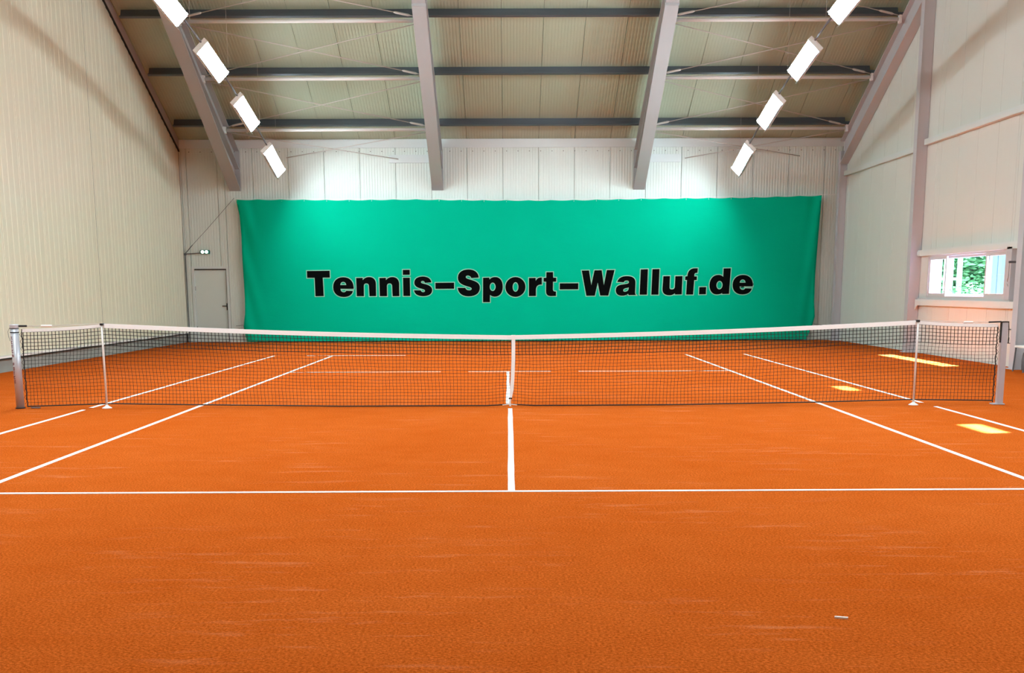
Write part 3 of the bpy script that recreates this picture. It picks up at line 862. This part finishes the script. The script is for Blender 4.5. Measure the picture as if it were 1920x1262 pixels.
for j in range(NZN + 1):
    row = []
    for i in range(NXN + 1):
        x = x0 + (x1 - x0) * i / NXN
        t = j / NZN
        zt, zb = top_z(x) - .045, bot_z(x)
        dbl = 5
        # upper rows hang a little tighter than the rest
        z = zb + (zt - zb) * t
        e = math.sin(PI * t)
        xx = x + .014 * noise.noise(Vector((x * 1.3, z * 2.5, 0))) * 2 * e + random.uniform(-.0028, .0028) * e
        lean = .020 * math.sin(x * .9 + 1.0) * max(0, t - .55) * 2
        zz = z + .008 * noise.noise(Vector((x * 2.1, z * 3, 9))) * e + random.uniform(-.002, .002) * e
        pull = .10 * math.exp(-(x / .22) ** 2) * math.exp(-((t) / .22) ** 2)
        zz += pull * .5 * e
        y = .012 * noise.noise(Vector((x * 1.1, z * 2, 5))) * e
        row.append(Vector((xx + lean, y, zz)))
    nodes_.append(row)
verts, faces = [], []
def cord(p, q, r):
    d = (q - p).normalized()
    u = d.cross(Vector((0, 1, 0))).normalized()
    w = Vector((0, 1, 0))
    k0 = len(verts)
    for pt in (p, q):
        for a in (0, 1, 2, 3):
            an = PI / 4 + a * PI / 2
            verts.append(pt + r * (math.cos(an) * u + math.sin(an) * w))
    for a in range(4):
        b = (a + 1) % 4
        faces.append((k0 + a, k0 + b, k0 + 4 + b, k0 + 4 + a))
RC = .0026
for j in range(NZN + 1):
    r = RC * (1.75 if j >= NZN - 5 else 1.0)
    if j == NZN - 5: r = RC * 2.2
    for i in range(NXN): cord(nodes_[j][i], nodes_[j][i + 1], r)
for i in range(NXN + 1):
    for j in range(NZN):
        cord(nodes_[j][i], nodes_[j + 1][i], RC * (1.75 if j >= NZN - 5 else 1.0))
me = bpy.data.meshes.new('netting'); me.from_pydata(verts, [], faces); me.materials.append(M['net'])
nt_o = link(bpy.data.objects.new('netting', me), net); nt_o['kind'] = 'stuff'
def ribbon(name, xa, xb, zf, h0, h1, mat, th=.006, n=120, parent=net):
    bm = bmesh.new(); prev = None
    for i in range(n + 1):
        x = xa + (xb - xa) * i / n; z = zf(x); y = .003 * noise.noise(Vector((x * 3, 0, 0)))
        ring = [bm.verts.new((x, y - th, z + h0)), bm.verts.new((x, y - th, z + h1)), bm.verts.new((x, y + th, z + h1)), bm.verts.new((x, y + th, z + h0))]
        if prev:
            for k in range(4): bm.faces.new((prev[k], prev[(k + 1) % 4], ring[(k + 1) % 4], ring[k]))
        else: bm.faces.new(ring)
        prev = ring
    bm.faces.new(prev)
    return mesh_obj(name, bm, mat, parent)
ribbon('headband', SXL, SXR, top_z, -.052, .003, M['band'], .009)
hb1 = ribbon('headband', PXL + .075, SXL, top_z, -.045, -.004, M['band'], .006, 20)
hb2 = ribbon('headband', SXR, PXR - .075, top_z, -.045, -.004, M['band'], .006, 20)
bm = bmesh.new(); tube(bm, [(PXL + .03, 0, 1.058), (PXL + .5, 0, 1.062), (SXL, 0, 1.088)], .005, 6); tube(bm, [(PXR - .03, 0, 1.065), (PXR - .5, 0, 1.062), (SXR, 0, 1.085)], .005, 6)
cb = mesh_obj('net_cable', bm, M['rod'], net)
bm = bmesh.new(); tube(bm, [(PXL + .33, 0, 1.060), (PXL + .47, 0, 1.060)], .015, 8); tube(bm, [(PXR - .52, 0, 1.062), (PXR - .40, 0, 1.062)], .013, 8)
mesh_obj('cable_clamp', bm, M['white'], net)
bm = bmesh.new(); tube(bm, [(PXL + .04, -.01, 1.06), (PXL + .15, -.01, 1.06)], .013, 8); tube(bm, [(PXR - .04, -.01, 1.067), (PXR - .20, -.01, 1.062)], .010, 8)
mesh_obj('black_strap_end', bm, M['black'], net)
bm = bmesh.new()
tube(bm, [(x0 + (x1 - x0) * i / 120, -.004, bot_z(x0 + (x1 - x0) * i / 120) - .003) for i in range(121)], .0085, 6)
mesh_obj('bottom_rope', bm, M['black'], net)
for sgn, xe in ((1, PXL + .075), (-1, PXR - .075)):
    bm = bmesh.new()
    tube(bm, [(xe + sgn * .006 * math.sin(k * 2.1), 0, .03 + k * .045) for k in range(23)], .0075, 6)
    mesh_obj('side_rope', bm, M['black'], net)
    bm = bmesh.new(); xp = xe - sgn * .03
    pts = []
    for k in range(22):
        pts.append((xe if k % 2 else xp, -.0, .05 + k * .045))
    tube(bm, pts, .0028, 4)
    mesh_obj('lacing', bm, M['black'], net)
# bottom edge tie ring beside the left post
bm = bmesh.new(); tube(bm, [(PXL + .20 + .06 * math.cos(a * PI / 6), -.05 + .03 * math.sin(a * PI / 6), .012) for a in range(13)], .006, 6)
mesh_obj('tie_loop', bm, M['darkgrey'], net)
# centre strap
bm = bmesh.new()
ring_prev = None
for x, z in ((.045, .915), (.045, .80), (.043, .6), (.035, .4), (.022, .22), (.008, .115)):
    w = .024 if z > .2 else .016
    ring = [bm.verts.new((x - w, -.016, z)), bm.verts.new((x + w, -.016, z)), bm.verts.new((x + w, -.010, z)), bm.verts.new((x - w, -.010, z))]
    if ring_prev:
        for k in range(4): bm.faces.new((ring_prev[k], ring_prev[(k + 1) % 4], ring[(k + 1) % 4], ring[k]))
    else: bm.faces.new(ring)
    ring_prev = ring
bm.faces.new(ring_prev)
box(bm, .019, .071, -.019, .018, .866, .921)
strap = mesh_obj('center_strap', bm, M['band'], net)
bm = bmesh.new(); box(bm, -.020, .028, -.022, -.004, .095, .112)
mesh_obj('buckle', bm, M['black'], strap)
bm = bmesh.new(); tube(bm, [(.004, -.01, .10), (-.004, -.012, .05), (.002, -.01, .004)], .013, 8); tube(bm, [(-.10, -.012, .018), (0, -.012, .028), (.09, -.012, .018)], .006, 6)
mesh_obj('anchor_hook', bm, M['white'], strap)

# posts
lp = empty('net_post', (PXL - .01, -.02, 0)); tag(lp, 'round silver net post on the left with faded red lettering', 'net post', 'net posts')
bm = bmesh.new(); lathe(bm, [(.052, 0), (.052, 1.035)], seg=24)
tb = mesh_obj('tube', bm, M['alu'], lp, False)
for p in tb.data.polygons: p.use_smooth = abs(p.normal.z) < .5
bm = bmesh.new(); lathe(bm, [(.056, 1.035), (.056, 1.075), (.050, 1.082)], seg=24); mesh_obj('cap', bm, M['alu'], lp)
for z in (1.028, .975):
    bm = bmesh.new(); lathe(bm, [(.0555, z), (.0555, z + .012)], seg=24); mesh_obj('black_ring', bm, M['black'], lp)
bm = bmesh.new(); tube(bm, [(-.05, -.02, 1.04), (-.075, -.02, .99), (-.07, -.02, .93), (-.055, -.02, .87)], .003, 6)
mesh_obj('wire_loop', bm, M['darkgrey'], lp)
bm = bmesh.new(); lathe(bm, [(.062, 0), (.062, .012)], seg=20); mesh_obj('ground_sleeve', bm, M['black'], lp)
# faded vertical print
def glyph_rows(s):
    F = {'Z': ['111', '001', '010', '100', '111'], 'E': ['111', '100', '110', '100', '111'], 'I': ['1', '1', '1', '1', '1'], 'T': ['111', '010', '010', '010', '010'], 'L': ['100', '100', '100', '100', '111'],
         'A': ['010', '101', '111', '101', '101'], 'S': ['111', '100', '111', '001', '111'], 'P': ['111', '101', '111', '100', '100'], 'O': ['111', '101', '101', '101', '111'], 'R': ['110', '101', '110', '101', '101'], 'C': ['111', '100', '100', '100', '111'], 'M': ['101', '111', '111', '101', '101'], 'X': ['101', '101', '010', '101', '101']}
    return F[s]
bm = bmesh.new()
zz = .93
for ch in 'XETEA POTEX':
    if ch != ' ':
        g = glyph_rows(ch)
        for r_, rowt in enumerate(g):
            for c_, v in enumerate(rowt):
                if v == '1':
                    a0 = math.radians(-90 - 32 + (c_ - 1) * 11 - 5.5); a1 = a0 + math.radians(11)
                    z1_ = zz - r_ * .0084; z0_ = z1_ - .0084
                    vs = [bm.verts.new((.0527 * math.cos(a), .0527 * math.sin(a), z)) for a, z in ((a0, z0_), (a1, z0_), (a1, z1_), (a0, z1_))]
                    bm.faces.new(vs)
    zz -= .056
mesh_obj('print', bm, M['red'], lp)

rp_ = empty('net_post', (PXR + .01, -.0, 0)); tag(rp_, 'square grey aluminium net post on the right with hanging black strap', 'net post', 'net posts')
mesh_obj('tube', bbox(-.038, .038, -.038, .038, 0, 1.06, bevel=.006), M['alu'], rp_)
mesh_obj('cap', bbox(-.043, .043, -.043, .043, 1.06, 1.072, bevel=.003), M['black'], rp_)
mesh_obj('edge_strip', bbox(-.048, -.038, -.020, .020, .80, 1.06), M['black'], rp_)
bm = bmesh.new(); tube(bm, [(.043, -.02, 1.065), (.052, -.02, .98), (.055, -.02, .87), (.058, -.02, .86), (.056, -.02, .79)], [.006, .006, .006, .009, .008], 6)
mesh_obj('hanging_strap', bm, M['black'], rp_)
mesh_obj('foot_plate', bbox(-.10, .055, -.06, .06, 0, .015, bevel=.003), M['alu'], rp_)

def stick(x, top, xt, lab, mat):
    root = empty('singles_stick', (x, -.035, 0)); tag(root, lab, 'net stick', 'singles sticks')
    bm = bmesh.new()
    tube(bm, [(0, 0, .035), (0 + (xt - x) * .7, 0, .75), (xt - x, .0, top)], [.013, .014, .011], 10)
    mesh_obj('pole', bm, M[mat], root, True)
    bm = bmesh.new(); lathe(bm, [(.062, 0), (.062, .006), (.022, .030), (.015, .045)], seg=20)
    mesh_obj('foot', bm, M['white'], root)
    bm = bmesh.new(); box(bm, xt - x - .018, xt - x + .018, -.02, .05, top - .02, top + .006)
    mesh_obj('top_fork', bm, M['black'], root)
stick(SXL, 1.085, SXL, 'white singles stick propping the net near the left post', 'white')
stick(SXR, 1.088, SXR, 'thin grey singles stick propping the net near the right post', 'tubewhite')

# ------------------------------------------------------------------ things by the right wall
ch = empty('folding_chair', (9.37, 5.76, 0)); tag(ch, 'dark grey chair with white seat behind the right net post, cut by the frame edge', 'chair')
mesh_obj('seat', bbox(-.22, .22, -.22, .22, .43, .47, bevel=.01), M['white'], ch)
mesh_obj('backrest', bbox(.19, .22, -.21, .21, .60, .88, bevel=.008), M['white'], ch)
for sx in (-1, 1):
    for sy in (-1, 1):
        bm = bmesh.new(); tube(bm, [(sx * .20, sy * .19, .43), (sx * .22, sy * .21, 0)], .014, 8); mesh_obj('leg', bm, M['darkgrey'], ch)
for sy in (-1, 1):
    bm = bmesh.new(); tube(bm, [(.205, sy * .20, .44), (.215, sy * .20, .88)], .013, 8); mesh_obj('back_post', bm, M['darkgrey'], ch)
tag(mesh_obj('storage_bag', (lambda bm: (lathe(bm, [(.10, 0), (.16, .03), (.17, .2), (.15, .34), (.06, .40)], seg=14), bm)[1])(bmesh.new()), M['darkgrey'], None, True), 'dark grey bag on the clay under the chair at the right edge', 'bag').location = (9.385, 5.76, 0)
wr = empty('window_crank', (9.38, 6.98, 1.9)); tag(wr, 'thin window crank rod hanging right of the long window', 'crank')
bm = bmesh.new(); tube(bm, [(0, 0, .08), (0, 0, -.22), (-.0, .03, -.26), (0, .03, -.33), (0, -.01, -.38)], .008, 6); mesh_obj('rod', bm, M['chrome'], wr)
mesh_obj('bracket', bbox(-.01, .22, -.02, .02, .05, .09), M['darkgrey'], wr)
bm = bmesh.new(); box(bm, 9.565, 9.60, 7.0, 7.28, .70, .72); box(bm, 9.565, 9.60, 7.0, 7.25, .44, .455); 
tag(mesh_obj('wall_hooks', bm, M['darkgrey']), 'two small dark strips on the wall beside the right net post', 'hook')

# ------------------------------------------------------------------ outside the window
gr = struct(mesh_obj('ground', bbox(9.80, 60, -20, 60, -.35, -.05), M['pave']))
def outx(u, v, y):
    Rm = Matrix(R); d = Rm @ Vector(((u - 960) / F_PX, 1, -(v - 932.91) / F_PX))
    t = (y + 14.91111) / d.y
    return -0.01615 + t * d.x, 1.50148 + t * d.z
# white gate frame
gt = empty('gate_frame', (14.0, 24.0, 0)); tag(gt, 'white metal gate frame outside the window before the trees', 'gate')
xg0, _ = outx(1779, 500, 24); xg1, _ = outx(1800, 500, 24)
for xx, w in ((xg0, .28), (xg1, .13), (outx(1757, 500, 24)[0], .30)):
    mesh_obj('post', bbox(xx - w / 2 - 14, xx + w / 2 - 14, -.06, .06, -.05, 4.2), M['white'], gt)
for z in (1.05, 1.75, 3.1):
    mesh_obj('bar', bbox(outx(1757, 500, 24)[0] - 14, xg1 - 14, -.03, .03, z, z + .08), M['white'], gt)
# pale blue corrugated sheet on the right
bs = empty('sheet_fence', (15.0, 21.0, 0)); tag(bs, 'pale blue upright sheet fence seen in the right window pane', 'fence')
xb0 = outx(1855, 500, 17)[0]
for k in range(9):
    mesh_obj('sheet', bbox(xb0 + k * .12 - 15, xb0 + k * .12 + .11 - 15, -4.0 + (.02 if k % 2 else 0), -3.96 + (.02 if k % 2 else 0), -.05, 3.6), M['bluepanel'], bs)
# tree and shrub
def leafy(name, lab, c, rad, n, seed, trunk=True, size=.16):
    rnd = random.Random(seed)
    root = empty(name, (c[0], c[1], -.05)); tag(root, lab, 'tree' if trunk else 'bush')
    if trunk:
        bm = bmesh.new(); tube(bm, [(0, 0, 0), (.1, .0, 1.2), (0, .1, c[2])], [.16, .12, .07], 8)
        for k in range(5):
            a = k * 1.26; tube(bm, [(.05, .03, 1.0 + k * .2), (.9 * math.cos(a), .9 * math.sin(a), c[2] - .2 + k * .15)], [.06, .03], 6)
        mesh_obj('trunk', bm, M['bark'], root)
    vs, fs = [], []
    for i in range(n):
        while True:
            p = Vector((rnd.uniform(-1, 1), rnd.uniform(-1, 1), rnd.uniform(-1, 1)))
            if .45 < p.length < 1: break
        p = Vector((p.x * rad[0], p.y * rad[1], p.z * rad[2] + c[2])) + noise.noise_vector(p * 2) * .35
        if p.z < .05: p.z = .05 + rnd.random() * .3
        q = Matrix.Rotation(rnd.uniform(0, 6.28), 3, 'Z') @ Matrix.Rotation(rnd.uniform(-1.2, 1.2), 3, 'X')
        s = size * rnd.uniform(.6, 1.3); k0 = len(vs)
        for v in ((-.5, 0, 0), (0, -.25, .04), (.5, 0, 0), (0, .25, .04)): vs.append(p + q @ (Vector(v) * s))
        fs.append((k0, k0 + 1, k0 + 2, k0 + 3))
    me = bpy.data.meshes.new('foliage'); me.from_pydata(vs, [], fs); me.materials.append(M['leaf'])
    f = link(bpy.data.objects.new('foliage', me), root); f['kind'] = 'stuff'
tx = outx(1822, 500, 27)[0]
leafy('garden_tree', 'green leafy tree outside behind the gate, centre of the window', (tx, 27, 2.6), (2.3, 1.6, 2.2), 14000, 3, size=.24)
leafy('garden_bush', 'yellow green bush outside at the foot of the tree', (outx(1822, 500, 22.2)[0], 22.2, .75), (1.3, .6, .8), 3000, 5, False, .13)
leafy('garden_hedge', 'green hedge outside behind the white gate posts', (outx(1785, 500, 29)[0], 29.5, 1.6), (2.0, 1.0, 2.2), 6000, 8, False, .26)
